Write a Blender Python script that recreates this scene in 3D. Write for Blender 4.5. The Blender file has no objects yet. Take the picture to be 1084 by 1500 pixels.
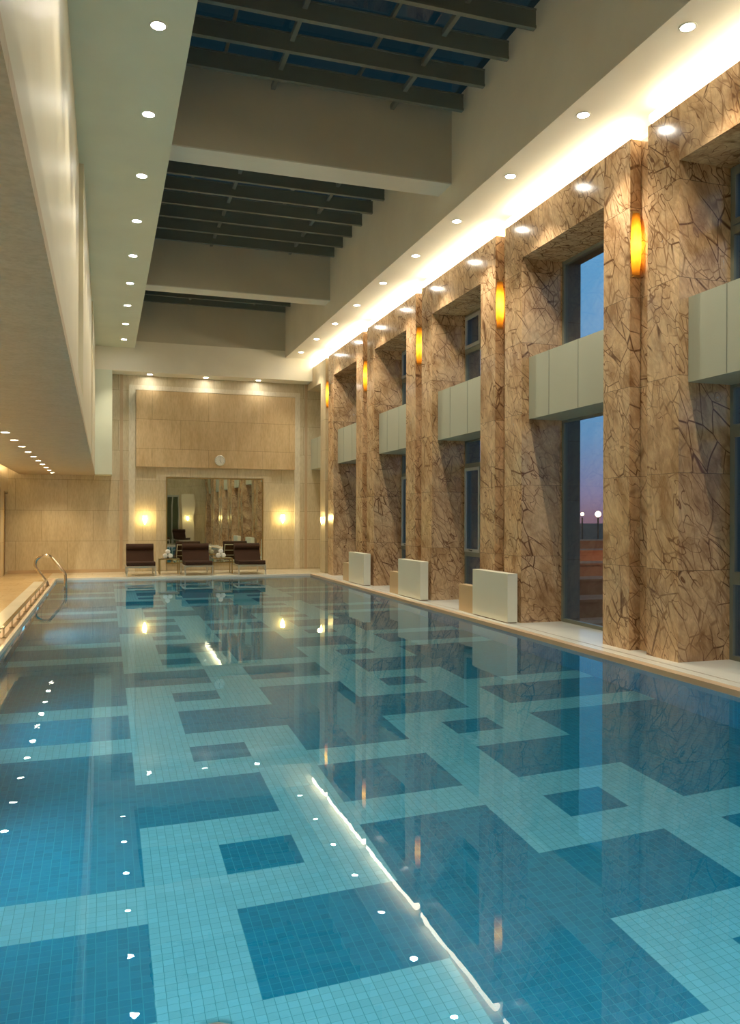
import bpy, bmesh, math, random
from math import pi, sin, cos, radians
from mathutils import Vector, Matrix

random.seed(7)
S = bpy.context.scene
COL = S.collection

# ---------------------------------------------------------------- camera
cd = bpy.data.cameras.new('camera')
cam = bpy.data.objects.new('camera', cd)
COL.objects.link(cam)
cam.location = (0, 0, 1.6)
cam.rotation_euler = (pi / 2, -0.003, -0.314)
cd.sensor_fit = 'AUTO'
cd.sensor_width = 36
cd.lens = 1198.7 * 36 / 1500
cd.shift_y = 9.25 / 1500
cd.clip_start = 0.02
cd.clip_end = 800
S.camera = cam

# ---------------------------------------------------------------- exposure and world
S.view_settings.view_transform = 'Standard'
S.view_settings.look = 'None'
S.view_settings.exposure = 1.35
S.view_settings.gamma = 1.0
S.view_settings.use_curve_mapping = False
S.cycles.sample_clamp_indirect = 3.0
S.cycles.caustics_refractive = True
S.cycles.caustics_reflective = True
S.cycles.blur_glossy = 0.3
S.cycles.max_bounces = 12
S.cycles.transmission_bounces = 10
S.cycles.transparent_max_bounces = 12
S.cycles.diffuse_bounces = 5

W_DOWN = 92.0       # watts of each ceiling downlight
W_LOW = 34.0        # watts of each small downlight under the low ceiling
E_DISC = 50.0       # brightness of a downlight lens
E_COVE = 4.8       # LED strip over the marble portals
E_LOWCOVE = 12.0
W_POOL_FILL = 11.0       # watts of each added underwater lamp
E_SKY = 1.15

w = bpy.data.worlds.new('dusk')
S.world = w
w.use_nodes = True
nt = w.node_tree
nt.nodes.clear()
tc = nt.nodes.new('ShaderNodeTexCoord')
sep = nt.nodes.new('ShaderNodeSeparateXYZ')
ramp = nt.nodes.new('ShaderNodeValToRGB')
bg = nt.nodes.new('ShaderNodeBackground')
wo = nt.nodes.new('ShaderNodeOutputWorld')
nt.links.new(tc.outputs['Generated'], sep.inputs[0])
nt.links.new(sep.outputs['Z'], ramp.inputs[0])
nt.links.new(ramp.outputs[0], bg.inputs[0])
nt.links.new(bg.outputs[0], wo.inputs[0])
el = ramp.color_ramp.elements
el[0].position = 0.0
el[0].color = (0.10, 0.055, 0.075, 1)
el[1].position = 1.0
el[1].color = (0.012, 0.03, 0.045, 1)
for p_, c_ in ((0.03, (0.10, 0.085, 0.14)), (0.10, (0.06, 0.125, 0.21)), (0.30, (0.06, 0.16, 0.27)), (0.5, (0.035, 0.085, 0.115))):
    e_ = el.new(p_)
    e_.color = (*c_, 1)
bg.inputs[1].default_value = E_SKY


# ---------------------------------------------------------------- materials
def mat(name, base=(0.8, 0.8, 0.8), rough=0.5, metal=0.0, spec=0.5):
    m = bpy.data.materials.new(name)
    m.use_nodes = True
    b = m.node_tree.nodes['Principled BSDF']
    b.inputs['Base Color'].default_value = (*base, 1)
    b.inputs['Roughness'].default_value = rough
    b.inputs['Metallic'].default_value = metal
    b.inputs['Specular IOR Level'].default_value = spec
    return m, m.node_tree, b


def N(t, kind, **kw):
    n = t.nodes.new(kind)
    for k, v in kw.items():
        if hasattr(n, k):
            setattr(n, k, v)
        else:
            n.inputs[k].default_value = v
    return n


def pos(t):
    return t.nodes.new('ShaderNodeNewGeometry').outputs['Position']


def mapv(t, src, scale=(1, 1, 1), rot=(0, 0, 0), loc=(0, 0, 0)):
    n = t.nodes.new('ShaderNodeMapping')
    n.inputs['Scale'].default_value = scale
    n.inputs['Rotation'].default_value = rot
    n.inputs['Location'].default_value = loc
    t.links.new(src, n.inputs['Vector'])
    return n.outputs[0]


def cramp(t, src, stops):
    n = t.nodes.new('ShaderNodeValToRGB')
    e = n.color_ramp.elements
    e[0].position = stops[0][0]
    e[0].color = (*stops[0][1], 1)
    e[1].position = stops[-1][0]
    e[1].color = (*stops[-1][1], 1)
    for p, c in stops[1:-1]:
        x = e.new(p)
        x.color = (*c, 1)
    t.links.new(src, n.inputs[0])
    return n.outputs[0]


def mix(t, a, b, fac, kind='MIX'):
    n = t.nodes.new('ShaderNodeMix')
    n.data_type = 'RGBA'
    n.blend_type = kind
    for sock, v in ((n.inputs[0], fac), (n.inputs[6], a), (n.inputs[7], b)):
        if hasattr(v, 'links'):
            t.links.new(v, sock)
        else:
            sock.default_value = v if isinstance(v, float) else (*v, 1)
    return n.outputs[2]


def math_(t, op, a, b=None, c=None):
    n = t.nodes.new('ShaderNodeMath')
    n.operation = op
    for i, v in enumerate((a, b, c)):
        if v is None:
            continue
        if hasattr(v, 'links'):
            t.links.new(v, n.inputs[i])
        else:
            n.inputs[i].default_value = v
    return n.outputs[0]


def paint(name, col, rough=0.55, var=0.04, spec=0.4):
    m, t, b = mat(name, col, rough, 0, spec)
    n = N(t, 'ShaderNodeTexNoise', Scale=1.3, Detail=4.0)
    t.links.new(pos(t), n.inputs['Vector'])
    c = cramp(t, n.outputs['Fac'], [(0.3, tuple(x * (1 - var) for x in col)), (0.7, tuple(min(1, x * (1 + var)) for x in col))])
    t.links.new(c, b.inputs['Base Color'])
    return m


def marble_mat():
    m, t, b = mat('veined_brown_marble', rough=0.16, spec=0.5)
    P = pos(t)
    sx = t.nodes.new('ShaderNodeSeparateXYZ')
    t.links.new(P, sx.inputs[0])
    zi = math_(t, 'FLOOR', math_(t, 'DIVIDE', math_(t, 'ADD', sx.outputs['Z'], 0.02), 1.06))
    oi = t.nodes.new('ShaderNodeObjectInfo')
    idv = math_(t, 'ADD', math_(t, 'MULTIPLY', zi, 7.31), math_(t, 'MULTIPLY', oi.outputs['Random'], 53.0))
    cmb = t.nodes.new('ShaderNodeCombineXYZ')
    t.links.new(idv, cmb.inputs[0])
    wn = N(t, 'ShaderNodeTexWhiteNoise', noise_dimensions='3D')
    t.links.new(cmb.outputs[0], wn.inputs['Vector'])
    off = t.nodes.new('ShaderNodeVectorMath')
    off.operation = 'SCALE'
    off.inputs['Scale'].default_value = 9.0
    t.links.new(wn.outputs['Color'], off.inputs[0])
    add = t.nodes.new('ShaderNodeVectorMath')
    t.links.new(P, add.inputs[0])
    t.links.new(off.outputs[0], add.inputs[1])
    V = add.outputs[0]
    # slow warp
    wv = N(t, 'ShaderNodeTexNoise', Scale=1.3, Detail=3.0)
    t.links.new(V, wv.inputs['Vector'])
    ws = t.nodes.new('ShaderNodeVectorMath')
    ws.operation = 'MULTIPLY_ADD'
    ws.inputs[1].default_value = (0.42, 0.42, 0.42)
    t.links.new(wv.outputs['Color'], ws.inputs[0])
    t.links.new(V, ws.inputs[2])
    VW = ws.outputs[0]
    # base blotches
    n1 = N(t, 'ShaderNodeTexNoise', Scale=1.6, Detail=7.0, Roughness=0.62)
    t.links.new(mapv(t, VW, (1, 1, 0.6), (0.5, 0, 0)), n1.inputs['Vector'])
    base = cramp(t, n1.outputs['Fac'], [(0.25, (0.30, 0.17, 0.085)), (0.40, (0.54, 0.35, 0.19)), (0.50, (0.68, 0.48, 0.29)),
                                        (0.62, (0.66, 0.48, 0.30)), (0.8, (0.55, 0.46, 0.33))])
    fine = N(t, 'ShaderNodeTexNoise', Scale=14.0, Detail=6.0, Roughness=0.7)
    t.links.new(mapv(t, mapv(t, VW, (1, 1, 1), (0.45, 0.4, 0)), (1.6, 1.6, 0.25)), fine.inputs['Vector'])
    base = mix(t, base, cramp(t, fine.outputs['Fac'], [(0.3, (0.62, 0.55, 0.48)), (0.7, (1.12, 1.1, 1.06))]), 0.75, 'MULTIPLY')

    gw = N(t, 'ShaderNodeTexNoise', Scale=0.9, Detail=1.5)
    t.links.new(V, gw.inputs['Vector'])
    gs = t.nodes.new('ShaderNodeVectorMath')
    gs.operation = 'MULTIPLY_ADD'
    gs.inputs[1].default_value = (0.30, 0.30, 0.30)
    t.links.new(gw.outputs['Color'], gs.inputs[0])
    t.links.new(V, gs.inputs[2])
    VG = gs.outputs[0]

    def veins(scale, rot, sq, w, mscale, mlo, mhi, loc, crack=True):
        """long slanting strands: crack lines or noise level lines stretched along the grain"""
        src = mapv(t, mapv(t, VG, (1, 1, 1), rot, loc), sq)
        if crack:
            v = N(t, 'ShaderNodeTexVoronoi', feature='DISTANCE_TO_EDGE', Scale=scale)
            t.links.new(src, v.inputs['Vector'])
            dd = v.outputs['Distance']
        else:
            v = N(t, 'ShaderNodeTexNoise', Scale=scale, Detail=1.0, Roughness=0.4)
            t.links.new(src, v.inputs['Vector'])
            dd = math_(t, 'ABSOLUTE', math_(t, 'SUBTRACT', v.outputs['Fac'], 0.5))
        line = cramp(t, dd, [(w * 0.3, (1, 1, 1)), (w, (0, 0, 0))])
        mk = N(t, 'ShaderNodeTexNoise', Scale=mscale, Detail=3.0)
        t.links.new(mapv(t, V, (1, 1, 1), (0, 0, 0), loc), mk.inputs['Vector'])
        mask = cramp(t, mk.outputs['Fac'], [(mlo, (0, 0, 0)), (mhi, (1, 1, 1))])
        return mix(t, (0, 0, 0), line, mask)
    v1 = veins(1.7, (0.52, 0.48, 0.1), (2.2, 2.2, 0.24), 0.024, 1.3, 0.42, 0.54, (3, 1, 7))
    v2 = veins(1.5, (-0.50, -0.45, 0.6), (2.2, 2.2, 0.22), 0.016, 1.2, 0.52, 0.62, (11, 5, 2))
    v3 = veins(3.3, (0.40, 0.36, 0.3), (2.2, 2.2, 0.16), 0.040, 1.8, 0.36, 0.56, (1, 9, 4))
    v4 = veins(3.0, (0.62, 0.58, 0.0), (2.4, 2.4, 0.12), 0.016, 1.5, 0.40, 0.54, (6, 2, 9), False)
    # streaky brown bands along the grain
    sb = N(t, 'ShaderNodeTexNoise', Scale=2.6, Detail=6.0, Roughness=0.65)
    t.links.new(mapv(t, mapv(t, VG, (1, 1, 1), (0.5, 0.46, 0), (4, 4, 4)), (1.9, 1.9, 0.22)), sb.inputs['Vector'])
    base = mix(t, base, cramp(t, sb.outputs['Fac'], [(0.32, (0.56, 0.44, 0.33)), (0.48, (0.98, 0.95, 0.92)), (0.68, (1.16, 1.15, 1.12))]), 0.85, 'MULTIPLY')
    c = mix(t, base, (0.14, 0.065, 0.03), v1)
    c = mix(t, c, (0.16, 0.08, 0.038), v2)
    c = mix(t, c, (0.32, 0.18, 0.09), v3)
    c = mix(t, c, (0.20, 0.10, 0.048), v4)
    # pale crystal patches
    q = N(t, 'ShaderNodeTexNoise', Scale=4.2, Detail=8.0, Roughness=0.75)
    t.links.new(mapv(t, VW, (1, 1, 0.7)), q.inputs['Vector'])
    qm = cramp(t, q.outputs['Fac'], [(0.665, (0, 0, 0)), (0.70, (0.7, 0.7, 0.7))])
    c = mix(t, c, (0.60, 0.56, 0.50), qm)
    # thin joint between slabs
    fr = math_(t, 'FRACT', math_(t, 'DIVIDE', math_(t, 'ADD', sx.outputs['Z'], 0.02), 1.06))
    jt = math_(t, 'LESS_THAN', fr, 0.005)
    c = mix(t, c, (0.14, 0.09, 0.05), jt)
    t.links.new(c, b.inputs['Base Color'])
    return m


def travertine(name, c1, c2, rough=0.3, axis='XZ', bw=1.35, bh=0.86, oz=0.08, joint=0.6, spec=0.4):
    m, t, b = mat(name, rough=rough, spec=spec)
    P = pos(t)
    n = N(t, 'ShaderNodeTexNoise', Scale=3.2, Detail=7.0, Roughness=0.65)
    t.links.new(mapv(t, P, (1.6, 1.6, 0.35)), n.inputs['Vector'])
    c = cramp(t, n.outputs['Fac'], [(0.3, c1), (0.7, c2)])
    n2 = N(t, 'ShaderNodeTexNoise', Scale=22.0, Detail=4.0)
    t.links.new(mapv(t, P, (1.6, 1.6, 0.3)), n2.inputs['Vector'])
    c = mix(t, c, cramp(t, n2.outputs['Fac'], [(0.35, (0.86, 0.84, 0.8)), (0.6, (1.04, 1.04, 1.04))]), 0.7, 'MULTIPLY')
    s = t.nodes.new('ShaderNodeSeparateXYZ')
    t.links.new(P, s.inputs[0])
    cb = t.nodes.new('ShaderNodeCombineXYZ')
    t.links.new(s.outputs[axis[0]], cb.inputs[0])
    t.links.new(s.outputs[axis[1]], cb.inputs[1])
    br = N(t, 'ShaderNodeTexBrick')
    br.offset = 0.5
    br.inputs['Color1'].default_value = (1, 1, 1, 1)
    br.inputs['Color2'].default_value = (0.9, 0.88, 0.84, 1)
    br.inputs['Mortar'].default_value = (joint, joint * 0.95, joint * 0.85, 1)
    br.inputs['Scale'].default_value = 1.0
    br.inputs['Mortar Size'].default_value = 0.006
    br.inputs['Brick Width'].default_value = bw
    br.inputs['Row Height'].default_value = bh
    t.links.new(mapv(t, cb.outputs[0], loc=(0.3, -oz, 0)), br.inputs['Vector'])
    c = mix(t, c, br.outputs['Color'], 1.0, 'MULTIPLY')
    t.links.new(c, b.inputs['Base Color'])
    return m


MX, MY = 0.467, 0.375
PX0, PY0 = 0.225, 5.558     # corner of the tile pattern on the basin floor
SH = 0.022


def tile_mat(name, col, grout, var=0.06, wall=None, tw=MX / 9, th=MY / 8):
    m, t, b = mat(name, rough=0.25, spec=0.3)
    s = t.nodes.new('ShaderNodeSeparateXYZ')
    t.links.new(pos(t), s.inputs[0])
    if wall is None:
        u = math_(t, 'DIVIDE', math_(t, 'SUBTRACT', s.outputs['X'], PX0), tw)
        yy = math_(t, 'SUBTRACT', math_(t, 'SUBTRACT', s.outputs['Y'], PY0), math_(t, 'MULTIPLY', math_(t, 'SUBTRACT', s.outputs['X'], PX0), SH))
        v = math_(t, 'DIVIDE', yy, th)
    else:
        u = math_(t, 'DIVIDE', s.outputs[wall], tw)
        v = math_(t, 'DIVIDE', s.outputs['Z'], th)
    fu = math_(t, 'ABSOLUTE', math_(t, 'SUBTRACT', math_(t, 'FRACT', u), 0.5))
    fv = math_(t, 'ABSOLUTE', math_(t, 'SUBTRACT', math_(t, 'FRACT', v), 0.5))
    lu = math_(t, 'GREATER_THAN', fu, 0.465)
    lv = math_(t, 'MULTIPLY', math_(t, 'GREATER_THAN', fv, 0.46), 0.6)
    g = math_(t, 'MAXIMUM', lu, lv)
    cb = t.nodes.new('ShaderNodeCombineXYZ')
    t.links.new(math_(t, 'FLOOR', u), cb.inputs[0])
    t.links.new(math_(t, 'FLOOR', v), cb.inputs[1])
    wn = N(t, 'ShaderNodeTexWhiteNoise', noise_dimensions='2D')
    t.links.new(cb.outputs[0], wn.inputs['Vector'])
    c = cramp(t, wn.outputs['Value'], [(0, tuple(x * (1 - var) for x in col)), (1, tuple(x * (1 + var) for x in col))])
    c = mix(t, c, grout, g)
    t.links.new(c, b.inputs['Base Color'])
    return m


def emit(name, col, strength):
    m = bpy.data.materials.new(name)
    m.use_nodes = True
    t = m.node_tree
    t.nodes.clear()
    e = N(t, 'ShaderNodeEmission', Strength=strength)
    e.inputs['Color'].default_value = (*col, 1)
    o = t.nodes.new('ShaderNodeOutputMaterial')
    t.links.new(e.outputs[0], o.inputs[0])
    return m


def glass_pane(name, tint, refl=1.0):
    m = bpy.data.materials.new(name)
    m.use_nodes = True
    t = m.node_tree
    t.nodes.clear()
    tr = N(t, 'ShaderNodeBsdfTransparent')
    tr.inputs[0].default_value = (*tint, 1)
    gl = N(t, 'ShaderNodeBsdfGlossy', Roughness=0.0)
    gl.inputs[0].default_value = (refl, refl, refl, 1)
    fr = N(t, 'ShaderNodeFresnel', IOR=1.5)
    geo = t.nodes.new('ShaderNodeNewGeometry')
    t.links.new(math_(t, 'SUBTRACT', 1.5, math_(t, 'MULTIPLY', geo.outputs['Backfacing'], 0.83333)), fr.inputs['IOR'])
    mx = t.nodes.new('ShaderNodeMixShader')
    o = t.nodes.new('ShaderNodeOutputMaterial')
    t.links.new(fr.outputs[0], mx.inputs[0])
    t.links.new(tr.outputs[0], mx.inputs[1])
    t.links.new(gl.outputs[0], mx.inputs[2])
    t.links.new(mx.outputs[0], o.inputs[0])
    return m


def water_mat():
    m = bpy.data.materials.new('clear_water')
    m.use_nodes = True
    t = m.node_tree
    t.nodes.clear()
    g = N(t, 'ShaderNodeBsdfGlass', IOR=1.333, Roughness=0.0)
    g.inputs[0].default_value = (0.93, 0.99, 1.0, 1)
    P = pos(t)
    a = N(t, 'ShaderNodeTexNoise', Scale=2.2, Detail=3.0)
    t.links.new(P, a.inputs['Vector'])
    # small ripples in patches
    k = N(t, 'ShaderNodeTexNoise', Scale=0.55, Detail=1.0)
    t.links.new(P, k.inputs['Vector'])
    bmp = N(t, 'ShaderNodeBump', Strength=1.0, Distance=0.0012)
    f = N(t, 'ShaderNodeTexNoise', Scale=11.0, Detail=2.0)
    t.links.new(P, f.inputs['Vector'])
    msk = cramp(t, k.outputs['Fac'], [(0.5, (0, 0, 0)), (0.62, (1, 1, 1))])
    fh = math_(t, 'MULTIPLY', math_(t, 'MULTIPLY', f.outputs['Fac'], msk), 0.30)
    t.links.new(math_(t, 'ADD', math_(t, 'MULTIPLY', a.outputs['Fac'], 0.34), fh), bmp.inputs['Height'])
    t.links.new(bmp.outputs[0], g.inputs['Normal'])
    o = t.nodes.new('ShaderNodeOutputMaterial')
    t.links.new(g.outputs[0], o.inputs[0])
    return m


def onyx_mat():
    m = bpy.data.materials.new('glowing_amber_onyx')
    m.use_nodes = True
    t = m.node_tree
    t.nodes.clear()
    tcn = t.nodes.new('ShaderNodeTexCoord')
    s = t.nodes.new('ShaderNodeSeparateXYZ')
    t.links.new(tcn.outputs['Generated'], s.inputs[0])
    core = math_(t, 'SUBTRACT', 1.0, math_(t, 'MULTIPLY', math_(t, 'ABSOLUTE', math_(t, 'SUBTRACT', s.outputs['Z'], 0.5)), 1.75))
    n = N(t, 'ShaderNodeTexNoise', Scale=9.0, Detail=4.0)
    t.links.new(mapv(t, pos(t), (1, 1, 0.5), (0.4, 0, 0)), n.inputs['Vector'])
    st = math_(t, 'MULTIPLY', core, math_(t, 'ADD', n.outputs['Fac'], 0.35))
    col = cramp(t, st, [(0.05, (0.35, 0.09, 0.01)), (0.35, (0.9, 0.26, 0.01)), (0.75, (1.0, 0.50, 0.03))])
    e = N(t, 'ShaderNodeEmission')
    t.links.new(col, e.inputs[0])
    t.links.new(math_(t, 'MULTIPLY', math_(t, 'MAXIMUM', st, 0.06), 2.6), e.inputs[1])
    o = t.nodes.new('ShaderNodeOutputMaterial')
    t.links.new(e.outputs[0], o.inputs[0])
    return m


M = {}
M['marble'] = marble_mat()
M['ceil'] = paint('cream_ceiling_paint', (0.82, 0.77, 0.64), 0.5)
M['ceil_green'] = paint('pale_green_cream_paint', (0.70, 0.73, 0.58), 0.36, spec=0.5)
M['wall_cream'] = paint('cream_satin_wall', (0.62, 0.56, 0.40), 0.42, spec=0.5)
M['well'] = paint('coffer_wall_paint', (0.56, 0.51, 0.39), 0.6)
M['beamw'] = paint('white_beam_paint', (0.70, 0.69, 0.60), 0.5)
M['trav'] = travertine('beige_travertine', (0.57, 0.48, 0.32), (0.67, 0.59, 0.42))
M['trav_pale'] = travertine('pale_stone_moulding', (0.68, 0.62, 0.48), (0.76, 0.70, 0.56), bw=9, bh=9)
M['trav_warm'] = travertine('honey_travertine_panel', (0.58, 0.41, 0.22), (0.70, 0.53, 0.31), bw=1.6, bh=0.84, oz=0.22)
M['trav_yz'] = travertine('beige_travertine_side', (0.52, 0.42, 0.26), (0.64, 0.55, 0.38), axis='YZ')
M['soffit'] = travertine('pale_wood_grain_soffit', (0.50, 0.38, 0.23), (0.58, 0.46, 0.30), rough=0.5, axis='XY', bw=40, bh=40)
M['deck'] = travertine('honey_stone_deck', (0.56, 0.42, 0.24), (0.66, 0.53, 0.33), rough=0.22, axis='XY', bw=0.8, bh=0.8, joint=0.8)
M['deckfar'] = travertine('cream_stone_deck', (0.60, 0.54, 0.40), (0.70, 0.64, 0.50), rough=0.25, axis='XY', bw=0.8, bh=0.8, joint=0.82)
M['white_stone'] = paint('white_marble', (0.74, 0.74, 0.66), 0.2, 0.05)
M['tan_stone'] = paint('tan_sandstone', (0.52, 0.38, 0.24), 0.4, 0.08)
M['pink_stone'] = paint('rosy_beige_stone', (0.58, 0.46, 0.36), 0.35, 0.06)
M['joint'] = paint('brown_joint', (0.20, 0.12, 0.06), 0.6)
M['panel'] = paint('grey_green_panel', (0.42, 0.43, 0.33), 0.4, 0.03)
M['win'] = paint('bronze_grey_frame', (0.19, 0.20, 0.16), 0.35, 0.03)
M['winlight'] = paint('pale_aluminium_frame', (0.42, 0.44, 0.42), 0.3, 0.03)
M['ext'] = travertine('dark_grey_cladding', (0.10, 0.12, 0.11), (0.13, 0.15, 0.14), rough=0.5, axis='YZ', bw=3, bh=0.95)
M['ext_x'] = travertine('dark_grey_cladding_side', (0.12, 0.14, 0.13), (0.155, 0.175, 0.16), rough=0.5, axis='XZ', bw=3, bh=0.9)
M['slat'] = paint('dark_green_grey_metal', (0.165, 0.18, 0.15), 0.38, 0.05)
M['tile_light'] = tile_mat('light_turquoise_tile', (0.16, 0.54, 0.66), (0.065, 0.34, 0.43))
M['tile_dark'] = tile_mat('deep_blue_tile', (0.008, 0.205, 0.335), (0.03, 0.30, 0.42), 0.10)
M['tile_wally'] = tile_mat('deep_blue_wall_tile_y', (0.010, 0.17, 0.29), (0.03, 0.26, 0.36), 0.10, wall='Y')
M['tile_wallx'] = tile_mat('deep_blue_wall_tile_x', (0.010, 0.17, 0.29), (0.03, 0.26, 0.36), 0.10, wall='X')
M['water'] = water_mat()
M['pane'] = glass_pane('window_glass', (0.86, 0.90, 0.92))
M['roofglass'] = glass_pane('skylight_glass', (0.17, 0.24, 0.25), 0.6)
M['mirror'] = mat('silvered_mirror', (0.84, 0.88, 0.76), 0.015, 1.0)[0]
_t = M['mirror'].node_tree
_n = N(_t, 'ShaderNodeTexNoise', Scale=1.1, Detail=1.0)
_t.links.new(pos(_t), _n.inputs['Vector'])
_bm = N(_t, 'ShaderNodeBump', Strength=0.14, Distance=0.012)
_t.links.new(_n.outputs['Fac'], _bm.inputs['Height'])
_t.links.new(_bm.outputs[0], _t.nodes['Principled BSDF'].inputs['Normal'])
M['steel'] = mat('polished_steel', (0.60, 0.54, 0.44), 0.16, 1.0)[0]
M['steelframe'] = mat('satin_aluminium', (0.60, 0.59, 0.52), 0.35, 0.7)[0]
M['brass'] = mat('aged_brass', (0.45, 0.33, 0.14), 0.3, 1.0)[0]
M['fabric'] = paint('dark_brown_fabric', (0.045, 0.021, 0.011), 0.85, 0.15, 0.2)
M['towel'] = paint('white_terry', (0.82, 0.81, 0.75), 0.95, 0.04, 0.1)
M['boxw'] = paint('ivory_lacquer', (0.76, 0.75, 0.62), 0.35, 0.02)
M['boxt'] = paint('tan_laminate', (0.60, 0.43, 0.24), 0.45, 0.05)
M['black'] = mat('matt_black', (0.01, 0.01, 0.01), 0.5)[0]
M['clockface'] = mat('clock_face_white', (0.80, 0.79, 0.70), 0.4)[0]
M['darkwood'] = paint('walnut_door', (0.14, 0.075, 0.03), 0.4, 0.15)
M['curtain'] = paint('dark_green_glazing', (0.05, 0.075, 0.045), 0.2, 0.2)
M['disc'] = emit('downlight_glow', (1.0, 0.97, 0.86), E_DISC)
M['discw'] = emit('warm_downlight_glow', (1.0, 0.88, 0.66), E_DISC * 0.45)
M['cove'] = emit('cove_led', (1.0, 0.85, 0.60), E_COVE)
M['lowcove'] = emit('low_cove_led', (1.0, 0.72, 0.38), E_LOWCOVE)
M['sconce'] = emit('sconce_glow', (1.0, 0.80, 0.28), 9.0)
M['onyx'] = onyx_mat()
M['street'] = emit('street_lamp_glow', (1.0, 0.62, 0.28), 12.0)
M['uw'] = emit('pool_fill_lens', (0.85, 0.97, 1.0), 12.0)  # lens of the added underwater lamps
M['ground'] = paint('dark_earth', (0.10, 0.06, 0.04), 0.9, 0.3)
M['brick'] = paint('red_brick_terrace', (0.42, 0.17, 0.08), 0.8, 0.15)


# ---------------------------------------------------------------- mesh helpers
def box(bm, x0, x1, y0, y1, z0, z1, bev=0.0):
    xs, ys, zs = sorted((x0, x1)), sorted((y0, y1)), sorted((z0, z1))
    vs = [bm.verts.new((x, y, z)) for x in xs for y in ys for z in zs]
    f = [(0, 1, 3, 2), (4, 6, 7, 5), (0, 4, 5, 1), (2, 3, 7, 6), (0, 2, 6, 4), (1, 5, 7, 3)]
    fs = [bm.faces.new([vs[i] for i in q]) for q in f]
    if bev:
        es = list({e for q in fs for e in q.edges})
        bmesh.ops.bevel(bm, geom=es, offset=bev, segments=2, affect='EDGES', profile=0.5)


def lathe(bm, prof, cx=0, cy=0, cz=0, n=32, a0=0.0, a1=2 * pi):
    full = abs(a1 - a0 - 2 * pi) < 1e-6
    rings = []
    cnt = n if full else n + 1
    for r, z in prof:
        if r < 1e-6:
            rings.append([bm.verts.new((cx, cy, cz + z))])
        else:
            rings.append([bm.verts.new((cx + r * cos(a0 + (a1 - a0) * i / n), cy + r * sin(a0 + (a1 - a0) * i / n), cz + z)) for i in range(cnt)])
    for a, b_ in zip(rings[:-1], rings[1:]):
        m_ = n
        for i in range(m_):
            j = (i + 1) % cnt
            if len(a) == 1 and len(b_) == 1:
                continue
            if len(a) == 1:
                bm.faces.new((a[0], b_[i], b_[j]))
            elif len(b_) == 1:
                bm.faces.new((a[i], a[j], b_[0]))
            else:
                bm.faces.new((a[i], a[j], b_[j], b_[i]))


def tube(bm, pts, r, n=12, cap=True):
    pts = [Vector(p) for p in pts]
    up = Vector((0, 0, 1))
    rings = []
    prev = None
    for i, p in enumerate(pts):
        d = (pts[min(i + 1, len(pts) - 1)] - pts[max(i - 1, 0)]).normalized()
        if prev is None:
            ref = up if abs(d.dot(up)) < 0.95 else Vector((1, 0, 0))
            a = d.cross(ref).normalized()
        else:
            a = (prev - d * prev.dot(d)).normalized()
        prev = a
        b_ = d.cross(a)
        rr = r[i] if isinstance(r, (list, tuple)) else r
        rings.append([bm.verts.new(p + a * rr * cos(2 * pi * k / n) + b_ * rr * sin(2 * pi * k / n)) for k in range(n)])
    for A, B in zip(rings[:-1], rings[1:]):
        for k in range(n):
            bm.faces.new((A[k], A[(k + 1) % n], B[(k + 1) % n], B[k]))
    if cap:
        bm.faces.new(rings[0][::-1])
        bm.faces.new(rings[-1])


def round_path(pts, rad, seg=6):
    pts = [Vector(p) for p in pts]
    out = [pts[0]]
    for i in range(1, len(pts) - 1):
        a, b_, c = pts[i - 1], pts[i], pts[i + 1]
        u, v = (a - b_), (c - b_)
        r = min(rad, u.length * 0.45, v.length * 0.45)
        s, e = b_ + u.normalized() * r, b_ + v.normalized() * r
        for k in range(seg + 1):
            q = k / seg
            out.append((1 - q) ** 2 * s + 2 * q * (1 - q) * b_ + q * q * e)
    out.append(pts[-1])
    return out


def extrude_profile(bm, prof, x0, x1):
    """prof: list of (y, z) closed outline; extruded along X."""
    a = [bm.verts.new((x0, y, z)) for y, z in prof]
    b_ = [bm.verts.new((x1, y, z)) for y, z in prof]
    n = len(prof)
    for i in range(n):
        bm.faces.new((a[i], a[(i + 1) % n], b_[(i + 1) % n], b_[i]))
    bm.faces.new(a[::-1])
    bm.faces.new(b_)


def link(name, bm, m, parent=None, smooth=False, origin=None):
    bmesh.ops.recalc_face_normals(bm, faces=bm.faces[:])
    off = parent['_o'] if parent is not None and '_o' in parent else origin
    if off is not None:
        bmesh.ops.translate(bm, verts=bm.verts[:], vec=-Vector(off))
    me = bpy.data.meshes.new(name)
    bm.to_mesh(me)
    bm.free()
    me.materials.append(m)
    if smooth:
        for p in me.polygons:
            p.use_smooth = True
        try:
            me.set_sharp_from_angle(angle=radians(40))
        except Exception:
            pass
    o = bpy.data.objects.new(name, me)
    COL.objects.link(o)
    if parent is not None:
        o.parent = parent
        if '_o' in parent:
            o['_o'] = list(off)
    elif origin is not None:
        o.location = origin
    return o


def thing(name, label, cat, loc=(0, 0, 0), rz=0, group=None):
    o = bpy.data.objects.new(name, None)
    o.empty_display_size = 0.1
    COL.objects.link(o)
    o.location = loc
    o.rotation_euler = (0, 0, rz)
    o['label'] = label
    o['category'] = cat
    if group:
        o['group'] = group
    return o


def wthing(name, label, cat, loc, group=None):
    """thing whose parts are modelled in room coordinates"""
    o = thing(name, label, cat, loc, 0, group)
    o['_o'] = list(loc)
    return o


def tag(o, label, cat, group=None, kind=None):
    o['label'] = label
    o['category'] = cat
    if group:
        o['group'] = group
    if kind:
        o['kind'] = kind
    return o


def struct(name, bm, m, parent=None):
    o = link(name, bm, m, parent)
    if parent is None:
        o['kind'] = 'structure'
    return o


def sbox(name, m, *a, parent=None, bev=0):
    bm = bmesh.new()
    box(bm, *a, bev=bev)
    return struct(name, bm, m, parent)


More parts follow.
